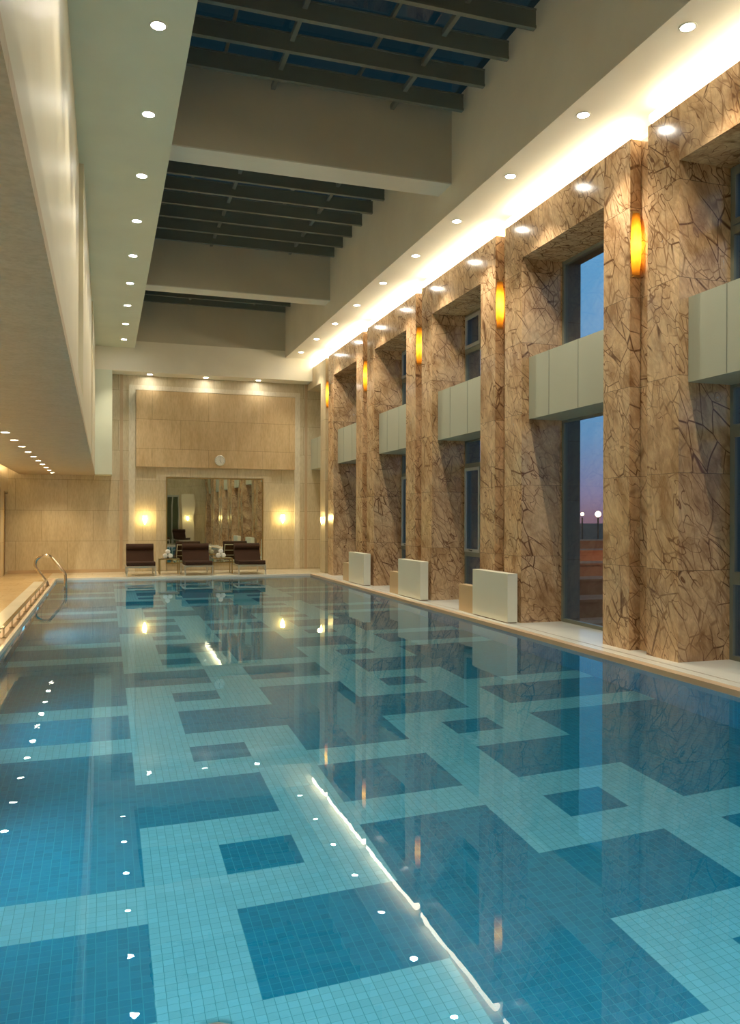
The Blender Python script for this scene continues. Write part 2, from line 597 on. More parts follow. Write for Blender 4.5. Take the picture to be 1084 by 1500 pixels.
def dup(root, loc=None, rz=None, label=None, group=None):
    r = root.copy()
    COL.objects.link(r)
    if loc is not None:
        r.location = loc
    if rz is not None:
        r.rotation_euler = (0, 0, rz)
    if label:
        r['label'] = label
    if group:
        r['group'] = group

    def kids(src, dst):
        for ch in list(src.children):
            c = ch.copy()
            COL.objects.link(c)
            c.parent = dst
            kids(ch, c)
    kids(root, r)
    return r


ORD = ['first', 'second', 'third', 'fourth', 'fifth', 'sixth', 'seventh', 'eighth', 'ninth', 'tenth', 'eleventh', 'twelfth', 'thirteenth', 'fourteenth', 'fifteenth']

# key dimensions (metres; water surface at z = 0)
DZ = 0.05                       # deck level
PXL, PXR, PYN, PYF = -1.14, 5.46, 1.0, 22.16
PD = 1.2                        # water depth
YB = 24.4                       # back wall
YN = -2.6                       # wall behind the camera
XL = -2.52                      # left wall
XF, XR, XW = 5.9, 6.05, 6.59    # marble fronts, slot back, window plane
ZC = 6.33                       # ceiling
ZP, ZO = 6.09, 5.48             # portal top, opening top
WX0, WX1 = 0.80, 5.07           # skylight well
ZS = 7.6                        # underside of skylight rafters

# ================================================================= POOL
def pattern_dark(i, j):
    j = j % 10
    if i < 0 or i >= 8:
        return j not in (4, 7)
    D = {0: (0, 1, 3, 4, 6, 7), 1: (0, 1, 3, 4, 6, 7), 2: (), 3: (1, 3, 4, 6), 4: (3, 4), 5: (1, 2, 3, 4, 5, 6), 6: (1, 2, 3, 4, 5, 6),
         7: (3, 4), 8: (1, 3, 4, 6), 9: ()}
    return i in D[j]


def pool_floor(dark):
    bm = bmesh.new()
    for i in range(-3, 12):
        x0, x1 = PX0 + i * MX, PX0 + (i + 1) * MX
        x0 = max(x0, PXL)
        x1 = min(x1, PXR)
        if x1 - x0 < 0.005:
            continue
        for j in range(-11, 50):
            if pattern_dark(i, j) != dark:
                continue
            q = []
            for x, jj in ((x0, j), (x1, j), (x1, j + 1), (x0, j + 1)):
                y = PY0 + jj * MY + SH * (x - PX0)
                q.append((x, min(max(y, PYN), PYF), -PD))
            if q[2][1] - q[1][1] < 1e-4 and q[3][1] - q[0][1] < 1e-4:
                continue
            bm.faces.new([bm.verts.new(v) for v in q])
    bmesh.ops.remove_doubles(bm, verts=bm.verts[:], dist=1e-5)
    return bm


pool = bpy.data.objects.new('swimming_pool', None)
COL.objects.link(pool)
pool['kind'] = 'structure'
recv = [link('light_tile_floor', pool_floor(False), M['tile_light'], pool), link('dark_tile_floor', pool_floor(True), M['tile_dark'], pool)]
for o in recv:
    for p in o.data.polygons:
        if p.normal.z < 0:
            p.flip()
# left wall with small niches that hide the added underwater lamps
NICHES = [2.4 + 2.7 * i for i in range(8) if i != 3]
bm = bmesh.new()
box(bm, PXL - 0.1, PXL, PYN - 0.1, PYF + 0.1, -PD - 0.05, -0.57)
box(bm, PXL - 0.1, PXL, PYN - 0.1, PYF + 0.1, -0.27, DZ - 0.03)
yp = PYN - 0.1
for y in NICHES + [PYF + 0.25]:
    box(bm, PXL - 0.1, PXL, yp, y - 0.15, -0.57, -0.27)
    yp = y + 0.15
box(bm, PXL - 0.16, PXL - 0.1, PYN - 0.1, PYF + 0.1, -PD - 0.05, DZ - 0.03)
link('left_basin_wall', bm, M['tile_wally'], pool)
bm = bmesh.new()
box(bm, PXR, PXR + 0.1, PYN - 0.1, PYF + 0.1, -PD - 0.05, DZ - 0.03)
recv.append(link('right_basin_wall', bm, M['tile_wally'], pool))
bm = bmesh.new()
box(bm, PXL, PXR, PYF, PYF + 0.1, -PD - 0.05, DZ - 0.03)
recv.append(link('far_basin_wall', bm, M['tile_wallx'], pool))
bm = bmesh.new()
box(bm, PXL, PXR, PYN - 0.1, PYN, -PD - 0.05, DZ - 0.03)
recv.append(link('near_basin_wall', bm, M['tile_wallx'], pool))

bm = bmesh.new()
vs = [bm.verts.new(v) for v in ((PXL - 0.02, PYN - 0.02, 0), (PXR + 0.02, PYN - 0.02, 0), (PXR + 0.02, PYF + 0.02, 0), (PXL - 0.02, PYF + 0.02, 0))]
bm.faces.new(vs)
water = link('pool_water', bm, M['water'])
tag(water, 'clear still water filling the long indoor swimming pool', 'water', kind='stuff')

# ================================================================= DECK
bm = bmesh.new()
box(bm, XL - 0.3, -1.60, YN, YB, -0.15, DZ)
box(bm, -1.60, -1.36, 21.2, YB, -0.15, DZ)
struct('floor', bm, M['deck'])
bm = bmesh.new()
box(bm, -1.36, 6.9, PYF + 0.16, YB, -0.15, DZ)
box(bm, -1.60, 6.9, YN, PYN - 0.1, -0.15, DZ)
struct('floor.001', bm, M['deckfar'])
sbox('trim_1', M['white_stone'], -1.60, -1.36, PYN - 0.1, 21.2, -0.15, DZ + 0.002)
sbox('trim_2', M['pink_stone'], -1.36, -1.17, PYN - 0.1, PYF + 0.16, -0.15, DZ - 0.004)
sbox('trim_3', M['white_stone'], -1.17, PXL + 0.005, PYN - 0.1, PYF + 0.16, -0.04, DZ)
sbox('trim_4', M['tan_stone'], PXR - 0.005, 5.565, PYN - 0.1, PYF + 0.16, -0.04, DZ)
sbox('trim_5', M['white_stone'], 5.565, 5.71, PYN - 0.1, PYF + 0.16, -0.10, DZ + 0.002)
sbox('trim_6', M['white_stone'], -1.17, 5.565, PYF - 0.005, PYF + 0.16, -0.04, DZ + 0.001)
sbox('trim_7', M['tan_stone'], -1.17, 5.565, PYN - 0.1, PYN + 0.005, -0.04, DZ + 0.001)
sbox('trim_8', M['joint'], 5.71, 5.735, PYN - 0.1, PYF + 0.16, -0.10, DZ - 0.002)
sbox('floor.002', M['white_stone'], 5.735, 6.7, PYN - 0.1, PYF + 0.16, -0.10, DZ)

# ================================================================= SHELL
# left wall under the low ceiling, with its doors
sbox('wall_left', M['trav_yz'], XL - 0.15, XL, YN, 22.2, DZ - 0.1, 3.3)
sbox('wall_left.001', M['trav_yz'], XL - 0.15, XL, 22.2, 22.75, 2.3, 3.3)
sbox('wall_left.002', M['trav_yz'], XL - 0.15, XL, 22.75, 23.55, DZ - 0.1, 3.3)
sbox('wall_left.003', M['trav_yz'], XL - 0.15, XL, 23.55, YB, 2.25, 3.3)
for k, (ya, yb, zt) in enumerate(((22.2, 22.75, 2.3), (23.55, YB - 0.02, 2.25))):
    d = sbox('door_%d' % (k + 1), M['darkwood'], XL - 0.12, XL - 0.06, ya, yb, DZ, zt)
    bm = bmesh.new()
    box(bm, XL - 0.06, XL + 0.012, ya - 0.05, ya, DZ, zt + 0.05)
    box(bm, XL - 0.06, XL + 0.012, ya, yb, zt, zt + 0.05)
    link('door_frame', bm, M['brass'], d)
    bm = bmesh.new()
    tube(bm, [(XL - 0.05, ya + 0.08, 1.0), (XL - 0.02, ya + 0.08, 1.0), (XL - 0.02, ya + 0.18, 1.0)], 0.009, 8)
    link('door_handle', bm, M['steel'], d, True)
# low ceiling
sbox('ceiling', M['soffit'], -2.22, -0.25, YN, YB, 2.79, 2.86)
sbox('ceiling.001', M['wall_cream'], XL - 0.15, -2.0, YN, YB, 3.16, 3.26)
sbox('trim_9', M['wall_cream'], -2.22, -2.20, YN, YB, 2.86, 2.95)
# upper left wall, stepping in towards the pool bay by bay
bm = bmesh.new()
box(bm, -0.60, -0.335, YN, 11.60, 2.86, ZC + 0.1)
box(bm, -0.335, -0.25, YN, 11.60, 2.86, 3.05)
box(bm, -0.60, -0.275, 11.60, 18.9, 2.86, ZC + 0.1)
box(bm, -0.60, -0.252, 18.9, YB, 2.86, ZC + 0.1)
struct('wall_left.004', bm, M['wall_cream'])
# high ceiling either side of the skylight wells
sbox('ceiling.002', M['ceil_green'], -0.6, WX0, YN, YB, ZC, ZC + 0.15)
sbox('ceiling.003', M['ceil'], WX1, 6.75, YN, YB, ZC, ZC + 0.15)
# wells: side walls, end walls
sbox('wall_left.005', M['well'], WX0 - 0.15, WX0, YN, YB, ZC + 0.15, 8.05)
sbox('wall_right', M['ceil'], WX1, WX1 + 0.15, YN, YB, ZC + 0.15, 8.05)
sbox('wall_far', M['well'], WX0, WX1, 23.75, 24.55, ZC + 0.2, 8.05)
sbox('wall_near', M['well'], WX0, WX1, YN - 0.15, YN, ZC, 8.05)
# beams crossing the well
for k, (ya, yb) in enumerate(((11.6, 12.10), (18.72, 19.18), (4.5, 5.0))):
    bm = bmesh.new()
    box(bm, WX0, WX1, ya, yb, 6.76, 8.0)
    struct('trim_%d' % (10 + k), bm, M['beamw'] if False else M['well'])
    bm = bmesh.new()
    box(bm, WX0, WX1, ya - 0.003, yb + 0.003, 6.745, 6.765)
    struct('trim_%d' % (20 + k), bm, M['beamw'])
# bulkhead in front of the back wall
sbox('wall_far.001', M['ceil'], -0.25, XF - 0.005, 23.75, YB + 0.15, 5.68, ZC + 0.2)
sbox('wall_far.003', M['ceil'], XF - 0.005, 6.75, 23.75, YB + 0.15, ZP + 0.01, ZC + 0.2)
sbox('wall_far.002', M['ceil_green'], -0.25, 0.20, 23.72, YB, 2.79, 5.68)
# back wall
sbox('wall_back', M['trav'], XL - 0.15, 6.75, YB, YB + 0.15, DZ - 0.1, 5.7)
# raised border around the back wall bay
bm = bmesh.new()
for a in ((0.66, 0.84, 0.05, 5.40), (5.50, 5.66, 0.05, 5.40)):
    box(bm, a[0], a[1], YB - 0.05, YB, a[2], a[3])
box(bm, 0.84, 5.50, YB - 0.05, YB, 5.27, 5.40)
struct('trim_30', bm, M['trav_pale'])
bm = bmesh.new()
box(bm, 0.42, 0.50, YB - 0.02, YB, 0.05, 5.68)
box(bm, 5.82, 5.90, YB - 0.02, YB, 0.05, 5.68)
struct('trim_31', bm, M['tan_stone'])
# projecting upper panel
sbox('trim_32', M['trav_warm'], 0.86, 5.48, YB - 0.16, YB - 0.0, 3.06, 5.24)
# surround of the mirror
bm = bmesh.new()
box(bm, 1.42, 1.70, YB - 0.06, YB, 0.05, 2.78)
box(bm, 4.54, 4.80, YB - 0.06, YB, 0.05, 2.78)
box(bm, 1.42, 4.80, YB - 0.06, YB, 2.78, 3.06)
struct('trim_33', bm, M['trav'])
sbox('baseboard_back', M['tan_stone'], XL, 0.64, YB - 0.015, YB, DZ, 0.14)
# mirror
mr = wthing('wall_mirror', 'large square mirror on the back wall behind the brown loungers', 'mirror', (3.12, YB - 0.03, 0.30))
bm = bmesh.new()
box(bm, 1.735, 4.505, YB - 0.035, YB - 0.005, 0.30, 2.735)
link('mirror_glass', bm, M['mirror'], mr)
bm = bmesh.new()
for a in ((1.70, 1.735, 0.265, 2.77), (4.505, 4.54, 0.265, 2.77)):
    box(bm, a[0], a[1], YB - 0.062, YB - 0.002, a[2], a[3])
box(bm, 1.735, 4.505, YB - 0.062, YB - 0.002, 2.735, 2.77)
box(bm, 1.735, 4.505, YB - 0.062, YB - 0.002, 0.265, 0.30)
link('mirror_frame', bm, M['brass'], mr)

# wall behind the camera (seen only in the mirror)
bm = bmesh.new()
box(bm, XL - 0.15, 6.75, YN - 0.15, YN, DZ - 0.1, ZC + 0.1)
struct('wall_front', bm, M['trav'])
d = sbox('door_3', M['curtain'], 3.3, 4.35, YN, YN + 0.03, DZ, 2.85)
bm = bmesh.new()
for x in (3.25, 3.6, 3.95, 4.35):
    box(bm, x - 0.03, x + 0.03, YN, YN + 0.06, DZ, 2.9)
box(bm, 3.22, 4.38, YN, YN + 0.06, 2.85, 2.97)
link('door_frame', bm, M['winlight'], d)
sbox('trim_34', M['ceil'], 4.55, 5.25, YN, YN + 0.12, DZ, 3.0)

# ================================================================= RIGHT WALL
PER = 3.5
# portal k: (near edge, opening near, opening far, far edge)
def portal_y(k):
    b0 = 11.42 + PER * (k - 2)
    return b0 - 3.17, b0 - 2.635, b0 - 0.54, b0


where = {-1: 'furthest behind the camera', 0: 'just out of frame beside the camera', 1: 'nearest the camera at the right edge', 2: 'framing the window with the dusk sky, second from the camera',
         3: 'with the pale opening sash, third from the camera', 4: 'fourth from the camera, beside the middle ivory box', 5: 'fifth and last of the brown ones, beside the furthest ivory box',
         6: 'in the far right corner by the back wall, in pale beige stone'}
bm = bmesh.new()
box(bm, 6.30, 6.45, YN, YB, ZP + 0.005, ZC)
struct('wall_right.001', bm, M['ceil'])
for k in range(-1, 7):
    a, b_, c, d_ = portal_y(k)
    mm = M['marble']
    if k == 6:
        c = d_ = YB - 0.01
        mm = M['trav_yz']
    if k == -1:
        a = max(a, YN)
    if k == -1 and c < YN:
        continue
    a, b_, c, d_ = (max(v, YN) for v in (a, b_, c, d_))
    nm = 'marble_portal' if k < 6 else 'travertine_portal'
    lab = ('brown veined marble portal ' if k < 6 else 'portal ') + where[k]
    t = wthing(nm, lab, 'portal', (XF, (a + d_) / 2, DZ), 'marble portals along the window wall' if k < 6 else None)
    if b_ > a + 0.01:
        bm = bmesh.new()
        box(bm, XF, XW + 0.06, a, b_, DZ, ZP)
        link('column', bm, mm, t)
    if d_ > c + 0.01:
        bm = bmesh.new()
        box(bm, XF, XW + 0.06, c, d_, DZ, ZP)
        link('column', bm, mm, t)
    bm = bmesh.new()
    box(bm, XF, XW + 0.06, b_, c, ZO, ZP)
    link('lintel', bm, mm, t)
    # recessed strip to the next portal
    if k < 6:
        o = sbox('wall_right.%03d' % (k + 10), M['marble'] if k < 5 else M['trav_yz'], XR, 6.5, d_, d_ + 0.33, DZ, ZP)
    # window in the opening
    if k == 6:
        bm = bmesh.new()
        box(bm, XW + 0.07, XW + 0.15, b_ + 0.01, c, DZ, ZO)
        struct('wall_right.020', bm, M['trav_yz'])
    elif c - b_ > 0.5:
        wn = bpy.data.objects.new('window_%d' % (k + 2), None)
        COL.objects.link(wn)
        wn['kind'] = 'structure'
        fm = M['win']
        bm = bmesh.new()
        f = 0.05
        x0, x1 = XW - 0.01, XW + 0.06
        bm.free()
        for z0, z1 in ((DZ, 3.10), (4.0, ZO)):
            bm = bmesh.new()
            box(bm, x0, x1, b_, b_ + f, z0, z1)
            box(bm, x0, x1, c - f, c, z0, z1)
            box(bm, x0, x1, b_ + f, c - f, z0, z0 + f)
            box(bm, x0, x1, b_ + f, c - f, z1 - f, z1)
            link('window_frame', bm, fm, wn)
        bm = bmesh.new()
        box(bm, x0, x1, b_, c, 3.10, 4.0)
        link('window_apron', bm, fm, wn)
        if k != 2:
            # transoms and an opening sash at the far side
            for z in (4.78, 2.60, 0.93):
                bm = bmesh.new()
                box(bm, x0 - 0.005, x1, b_ + f, c - f, z - 0.045, z + 0.045)
                link('transom', bm, fm, wn)
            for z0, z1 in ((0.975, 2.555), (4.825, ZO - f)):
                bm = bmesh.new()
                box(bm, x0 - 0.005, x1, c - 0.75, c - 0.70, z0, z1)
                link('mullion', bm, fm, wn)
            for z0, z1 in ((0.97, 2.56), (4.83, ZO - f)):
                bm = bmesh.new()
                yy0, yy1 = c - 0.70, c - f
                box(bm, x0 - 0.03, x0, yy0, yy0 + 0.055, z0, z1)
                box(bm, x0 - 0.03, x0, yy1 - 0.055, yy1, z0, z1)
                box(bm, x0 - 0.03, x0, yy0 + 0.055, yy1 - 0.055, z0, z0 + 0.06)
                box(bm, x0 - 0.03, x0, yy0 + 0.055, yy1 - 0.055, z1 - 0.06, z1)
                sash = link('opening_sash', bm, M['winlight'] if k in (3, 4) else fm, wn)
            bm = bmesh.new()
            tube(bm, [(x0 - 0.03, c - 0.40, 1.0), (x0 - 0.05, c - 0.40, 1.0), (x0 - 0.05, c - 0.30, 1.01)], 0.008, 8)
            link('sash_handle', bm, M['black'], sash)
        for z0, z1 in ((DZ + f, 3.10 - f), (4.0 + f, ZO - f)):
            bm = bmesh.new()
            box(bm, XW + 0.02, XW + 0.03, b_ + f, c - f, z0, z1)
            link('pane', bm, M['pane'], wn)
    # spandrel panel box across the opening
    if c - b_ > 0.5:
        mg = {1: 'in the portal nearest the camera', 2: 'in the second portal, above the tall dusk window', 3: 'in the third portal from the camera', 4: 'in the fourth portal from the camera',
              5: 'in the fifth portal from the camera', 6: 'in the beige portal by the back wall', 0: 'in the portal just beside the camera', -1: 'in the portal behind the camera'}[k]
        bm = bmesh.new()
        box(bm, 6.015, XW - 0.01, b_ + 0.01, c - 0.01, 3.085, 4.005)
        ptm = wthing('spandrel_panel', 'grey green boxed panel spanning the opening ' + mg, 'panel', (6.0, (b_ + c) / 2, 3.09), 'grey panels across the window openings')
        link('box_body', bm, M['panel'], ptm)
        bm = bmesh.new()
        L = c - b_
        bm.free()
        for q in (0.36, 0.72) if k < 6 else (0.5,):
            bm = bmesh.new()
            box(bm, 6.011, 6.016, b_ + L * q - 0.003, b_ + L * q + 0.003, 3.09, 4.0)
            link('panel_seam', bm, M['win'], ptm)
# exterior piers between the windows
for k in range(-1, 6):
    a, b_, c, d_ = portal_y(k)
    nb = portal_y(k + 1)[1]
    if nb < YN:
        continue
    sbox('wall_right.%03d' % (k + 30), M['ext_x'], XW + 0.07, 6.90, max(c, YN), max(nb, YN + 0.01), -0.5, 7.2)
sbox('wall_right.040', M['ext_x'], XW + 0.07, 6.90, YN, 24.6, ZO, 7.4)

# amber onyx lamps in the slots
for k in range(1, 6):
    d_ = portal_y(k)[3]
    y0 = d_ + 0.33 - 0.002
    big = {1: 'nearest the camera', 2: 'second from the camera', 3: 'third from the camera', 4: 'fourth from the camera', 5: 'furthest, beside the beige portal'}[k]
    t = wthing('onyx_lamp', 'glowing amber stone lamp in the slot between portals, ' + big, 'wall lamp', (XR, y0, 4.64), 'amber lamps in the slots')
    zc = {1: 4.85, 2: 5.0, 3: 5.05, 4: 5.02, 5: 5.08}[k]
    bm = bmesh.new()
    # bowed half shell on the side return, facing the pool hall's near end
    lathe(bm, [(0.0, -0.36), (0.045, -0.36), (0.062, -0.2), (0.068, 0.0), (0.062, 0.2), (0.045, 0.36), (0.0, 0.36)], XR - 0.075, y0, zc, 20, pi, 2 * pi)
    lamp = link('onyx_shade', bm, M['onyx'], t, True)
    for q in (-0.39, 0.362):
        bm = bmesh.new()
        box(bm, XR - 0.13, XR - 0.02, y0 - 0.012, y0, zc + q, zc + q + 0.028)
        link('bracket', bm, M['brass'], t)

# LED strips over the portals
for k in range(-1, 7):
    a, b_, c, d_ = portal_y(k)
    if k == 6:
        d_ = 23.7
    a = max(a, YN)
    if d_ < a + 0.3:
        continue
    nm = {1: 'over the portal nearest the camera', 2: 'over the second portal from the camera', 3: 'over the third portal', 4: 'over the fourth portal', 5: 'over the fifth portal', 6: 'over the beige corner portal',
          0: 'over the portal beside the camera', -1: 'over the portal behind the camera'}[k]
    t = wthing('cove_light', 'warm white strip light hidden in the ceiling cove ' + nm, 'strip light', (6.08, (a + d_) / 2, ZP), 'cove strip lights above the portals')
    bm = bmesh.new()
    box(bm, 5.92, 6.05, a + 0.02, d_ - 0.02, ZP, ZP + 0.015)
    link('channel', bm, M['steelframe'], t)
    bm = bmesh.new()
    tube(bm, [(5.965, a + 0.02, ZP + 0.085), (5.965, d_ - 0.02, ZP + 0.085)], 0.070, 14)
    link('led_tube', bm, M['cove'], t, True)

# left low cove strip
t = wthing('cove_light', 'warm strip light glowing in the cove of the low left ceiling', 'strip light', (-2.36, 11, 2.98))
bm = bmesh.new()
box(bm, -2.30, -2.22, YN + 0.1, YB - 0.15, 2.86, 2.875)
link('channel', bm, M['steelframe'], t)
bm = bmesh.new()
tube(bm, [(-2.27, YN + 0.2, 2.90), (-2.27, YB - 0.2, 2.90)], 0.014, 8)
link('led_tube', bm, M['lowcove'], t, True)

# ================================================================= SKYLIGHTS
bays = [(YN, 4.5, 'behind the camera', [11.06 - 0.71 * i for i in range(10, 19)]), (5.0, 11.6, 'nearest the camera', [11.06 - 0.71 * i for i in range(0, 9)]), (12.10, 18.72, 'in the middle bay', [18.155 - 0.705 * i for i in range(0, 9)]),
        (19.18, 23.75, 'in the far bay by the back wall', [23.50 - 0.70 * i for i in range(0, 6)])]
for ya, yb, nm, ys in bays:
    t = wthing('skylight', 'dark metal rafter skylight ' + nm, 'skylight', ((WX0 + WX1) / 2, (ya + yb) / 2, ZS), 'rafter skylights over the pool')
    for y in ys:
        if not (ya + 0.03 < y < yb - 0.03):
            continue
        bm = bmesh.new()
        # I-shaped rafter: broad bottom flange, web, top flange
        box(bm, WX0 + 0.01, WX1 - 0.06, y - 0.035, y + 0.035, ZS, ZS + 0.035)
        box(bm, WX0 + 0.01, WX1 - 0.06, y - 0.022, y + 0.022, ZS + 0.035, ZS + 0.22)
        box(bm, WX0 + 0.01, WX1 - 0.06, y - 0.035, y + 0.035, ZS + 0.22, ZS + 0.24)
        link('rafter', bm, M['slat'], t)
    for x in (2.28, 4.09):
        bm = bmesh.new()
        box(bm, x - 0.03, x + 0.03, ya + 0.02, yb - 0.02, ZS + 0.13, ZS + 0.20)
        link('cross_bar', bm, M['slat'], t)
    for x in (1.55, 3.44):
        bm = bmesh.new()
        box(bm, x - 0.02, x + 0.02, ya + 0.02, yb - 0.02, ZS + 0.30, ZS + 0.36)
        link('glazing_bar', bm, M['win'], t)
    bm = bmesh.new()
    box(bm, WX0 + 0.005, WX1 - 0.005, ya + 0.005, yb - 0.005, ZS + 0.36, ZS + 0.38)
    link('pane', bm, M['roofglass'], t)
# roof kerb closing the top of the wells outside the glass
bm = bmesh.new()
box(bm, WX0 - 0.3, WX0, YN, YB, 8.05, 8.1)
box(bm, WX1, WX1 + 0.3, YN, YB, 8.05, 8.1)
struct('ceiling.004', bm, M['well'])


# ================================================================= DOWNLIGHTS
def make_downlight(name, label, r, dm, watts, col, cone=96, group=None):
    t = thing(name, label, 'ceiling light', (0, 0, 0), 0, group)
    bm = bmesh.new()
    lathe(bm, [(r * 0.86, 0.004), (r * 0.9, -0.006), (r * 1.12, -0.006), (r * 1.16, 0.0), (r * 1.16, 0.004)], n=28)
    link('trim_ring', bm, M['beamw'], t, True)
    bm = bmesh.new()
    lathe(bm, [(0.0, -0.004), (r * 0.5, -0.0045), (r * 0.88, -0.002)], n=28)
    link('lens', bm, dm, t)
    ld = bpy.data.lights.new('lamp', 'SPOT')
    ld.energy = watts
    ld.color = col
    ld.spot_size = radians(cone)
    ld.spot_blend = 0.75
    ld.shadow_soft_size = 0.04
    lo = bpy.data.objects.new('lamp', ld)
    COL.objects.link(lo)
    lo.parent = t
    lo.location = (0, 0, -0.06)
    return t


def side(i, n):
    if i == 0:
        return 'nearest the camera'
    if i == n - 1:
        return 'furthest from the camera'
    return ORD[i] + ' from the camera'


proto = None
ys = [6.54 + 1.806 * i for i in range(10)]
for i, y in enumerate(ys):
    lab = 'recessed light in the right ceiling row, ' + side(i, 10)
    if proto is None:
        proto = make_downlight('downlight', lab, 0.075, M['disc'], W_DOWN, (1.0, 0.90, 0.72), group='ceiling lights of the right row')
        proto.location = (5.32, y, ZC)
    else:
        dup(proto, (5.32, y, ZC), label=lab)
for i in range(1, 3):
    dup(proto, (5.32, 6.54 - 1.806 * i, ZC), label='round recessed ceiling light in the right row, outside the frame above the camera')
pl = dup(proto, (0.48, 8.114, ZC), label='round recessed ceiling light in the left row, nearest the camera', group='ceiling lights of the left row')
for i in range(1, 9):
    dup(pl, (0.48, 8.114 + 1.818 * i, ZC), label='recessed light in the left ceiling row, ' + side(i, 9))
for i in range(1, 4):
    dup(pl, (0.48, 8.114 - 1.818 * i, ZC), label='round recessed ceiling light in the left row, outside the frame above the camera')
for x, nm in ((1.22, 'left one'), (2.80, 'middle one'), (4.33, 'right one')):
    if x < 2:
        bk = make_downlight('downlight', 'recessed light under the bulkhead by the back wall, ' + nm, 0.075, M['disc'], 4.0, (1.0, 0.88, 0.68), group='ceiling lights under the bulkhead')
        bk.location = (x, 24.10, 5.68)
    else:
        dup(bk, (x, 24.10, 5.68), label='recessed light under the bulkhead by the back wall, ' + nm)
pw = make_downlight('downlight', 'small warm light in the low left ceiling, nearest visible one', 0.062, M['discw'], W_LOW, (1.0, 0.74, 0.42), 120, 'warm lights in the low ceiling')
y0l = 12.47
pw.location = (-1.32, y0l, 2.79)
for i in range(1, 10):
    dup(pw, (-1.32, y0l + 1.2 * i, 2.79), label='small warm light in the low left ceiling, ' + (ORD[i] + ' visible from the left edge' if i < 9 else 'last before the back wall'))
for i in range(1, 11):
    dup(pw, (-1.32, y0l - 1.2 * i, 2.79), label='small warm light in the low left ceiling, outside the frame')


# ================================================================= WALL SCONCES
def make_sconce(name, label):
    t = thing(name, label, 'wall lamp', (0, 0, 0), 0, 'sconces by the pool')
    bm = bmesh.new()
    lathe(bm, [(0.0, -0.17), (0.02, -0.13), (0.055, -0.05), (0.065, 0.02), (0.06, 0.06), (0.058, 0.10), (0.05, 0.10), (0.0, 0.07)], 0, -0.07, 0, 20)
    link('glass_shade', bm, M['sconce'], t, True)
    bm = bmesh.new()
    box(bm, -0.03, 0.03, -0.02, 0.0, -0.08, 0.12, 0.004)
    tube(bm, [(0, -0.01, 0.08), (0, -0.07, 0.085)], 0.008, 8)
    link('bracket', bm, M['brass'], t)
    bm = bmesh.new()
    lathe(bm, [(0.060, 0.045), (0.066, 0.05), (0.066, 0.06), (0.060, 0.065)], 0, -0.07, 0, 20)
    link('collar', bm, M['brass'], t, True)
    ld = bpy.data.lights.new('bulb', 'POINT')
    ld.energy = 3.5
    ld.color = (1.0, 0.72, 0.32)
    ld.shadow_soft_size = 0.05
    lo = bpy.data.objects.new('bulb', ld)
    COL.objects.link(lo)
    lo.parent = t
    lo.location = (0, -0.18, 0.04)
    return t


sc = make_sconce('wall_sconce', 'yellow glowing wall lamp left of the big mirror')
sc.location = (1.11, YB, 1.56)
dup(sc, (5.13, YB, 1.60), label='yellow glowing wall lamp right of the big mirror')
sq_ = dup(sc, (XF, 22.50, 1.55), -pi / 2, 'yellow glowing wall lamp on the side of the beige corner portal')
sq_.scale = (0.5, 0.5, 0.8)
dup(sc, (XL, 21.0, 1.6), pi / 2, 'yellow glowing wall lamp on the left wall at the photo edge')
dup(sc, (4.9, YN + 0.12, 1.6), pi, 'yellow glowing wall lamp on the white pier behind the camera')

# ================================================================= CLOCK
ck = wthing('wall_clock', 'small round white wall clock on the stone panel above the mirror', 'clock', (3.227, YB - 0.16, 3.28))
CY = YB - 0.16
bm = bmesh.new()
lathe(bm, [(0.0, 0.0), (0.155, 0.0), (0.155, 0.03), (0.14, 0.045), (0.135, 0.03), (0.0, 0.03)], n=36)
bmesh.ops.rotate(bm, verts=bm.verts[:], cent=(0, 0, 0), matrix=Matrix.Rotation(pi / 2, 3, 'X'))
bmesh.ops.translate(bm, verts=bm.verts[:], vec=(3.227, CY, 3.28))
link('clock_case', bm, M['steelframe'], ck, True)
bm = bmesh.new()
lathe(bm, [(0.0, 0.032), (0.135, 0.032)], n=36)
bmesh.ops.rotate(bm, verts=bm.verts[:], cent=(0, 0, 0), matrix=Matrix.Rotation(pi / 2, 3, 'X'))
bmesh.ops.translate(bm, verts=bm.verts[:], vec=(3.227, CY, 3.28))
face = link('clock_face', bm, M['clockface'], ck)
for a in range(12):
    bm = bmesh.new()
    box(bm, -0.003, 0.003, -0.001, 0.001, 0.112, 0.128)
    bmesh.ops.transform(bm, matrix=Matrix.Translation((3.227, CY - 0.034, 3.28)) @ Matrix.Rotation(a * pi / 6, 4, 'Y'), verts=bm.verts[:])
    link('hour_mark', bm, M['black'], face)
for nm, ang, ln, wd in (('minute_hand', 0.0, 0.105, 0.005), ('hour_hand', radians(152), 0.075, 0.007)):
    bm = bmesh.new()
    box(bm, -wd / 2, wd / 2, -0.0015, 0.0015, -0.02, ln)
    bmesh.ops.transform(bm, matrix=Matrix.Translation((3.227, CY - 0.037, 3.28)) @ Matrix.Rotation(ang, 4, 'Y'), verts=bm.verts[:])
    link(nm, bm, M['black'], ck)


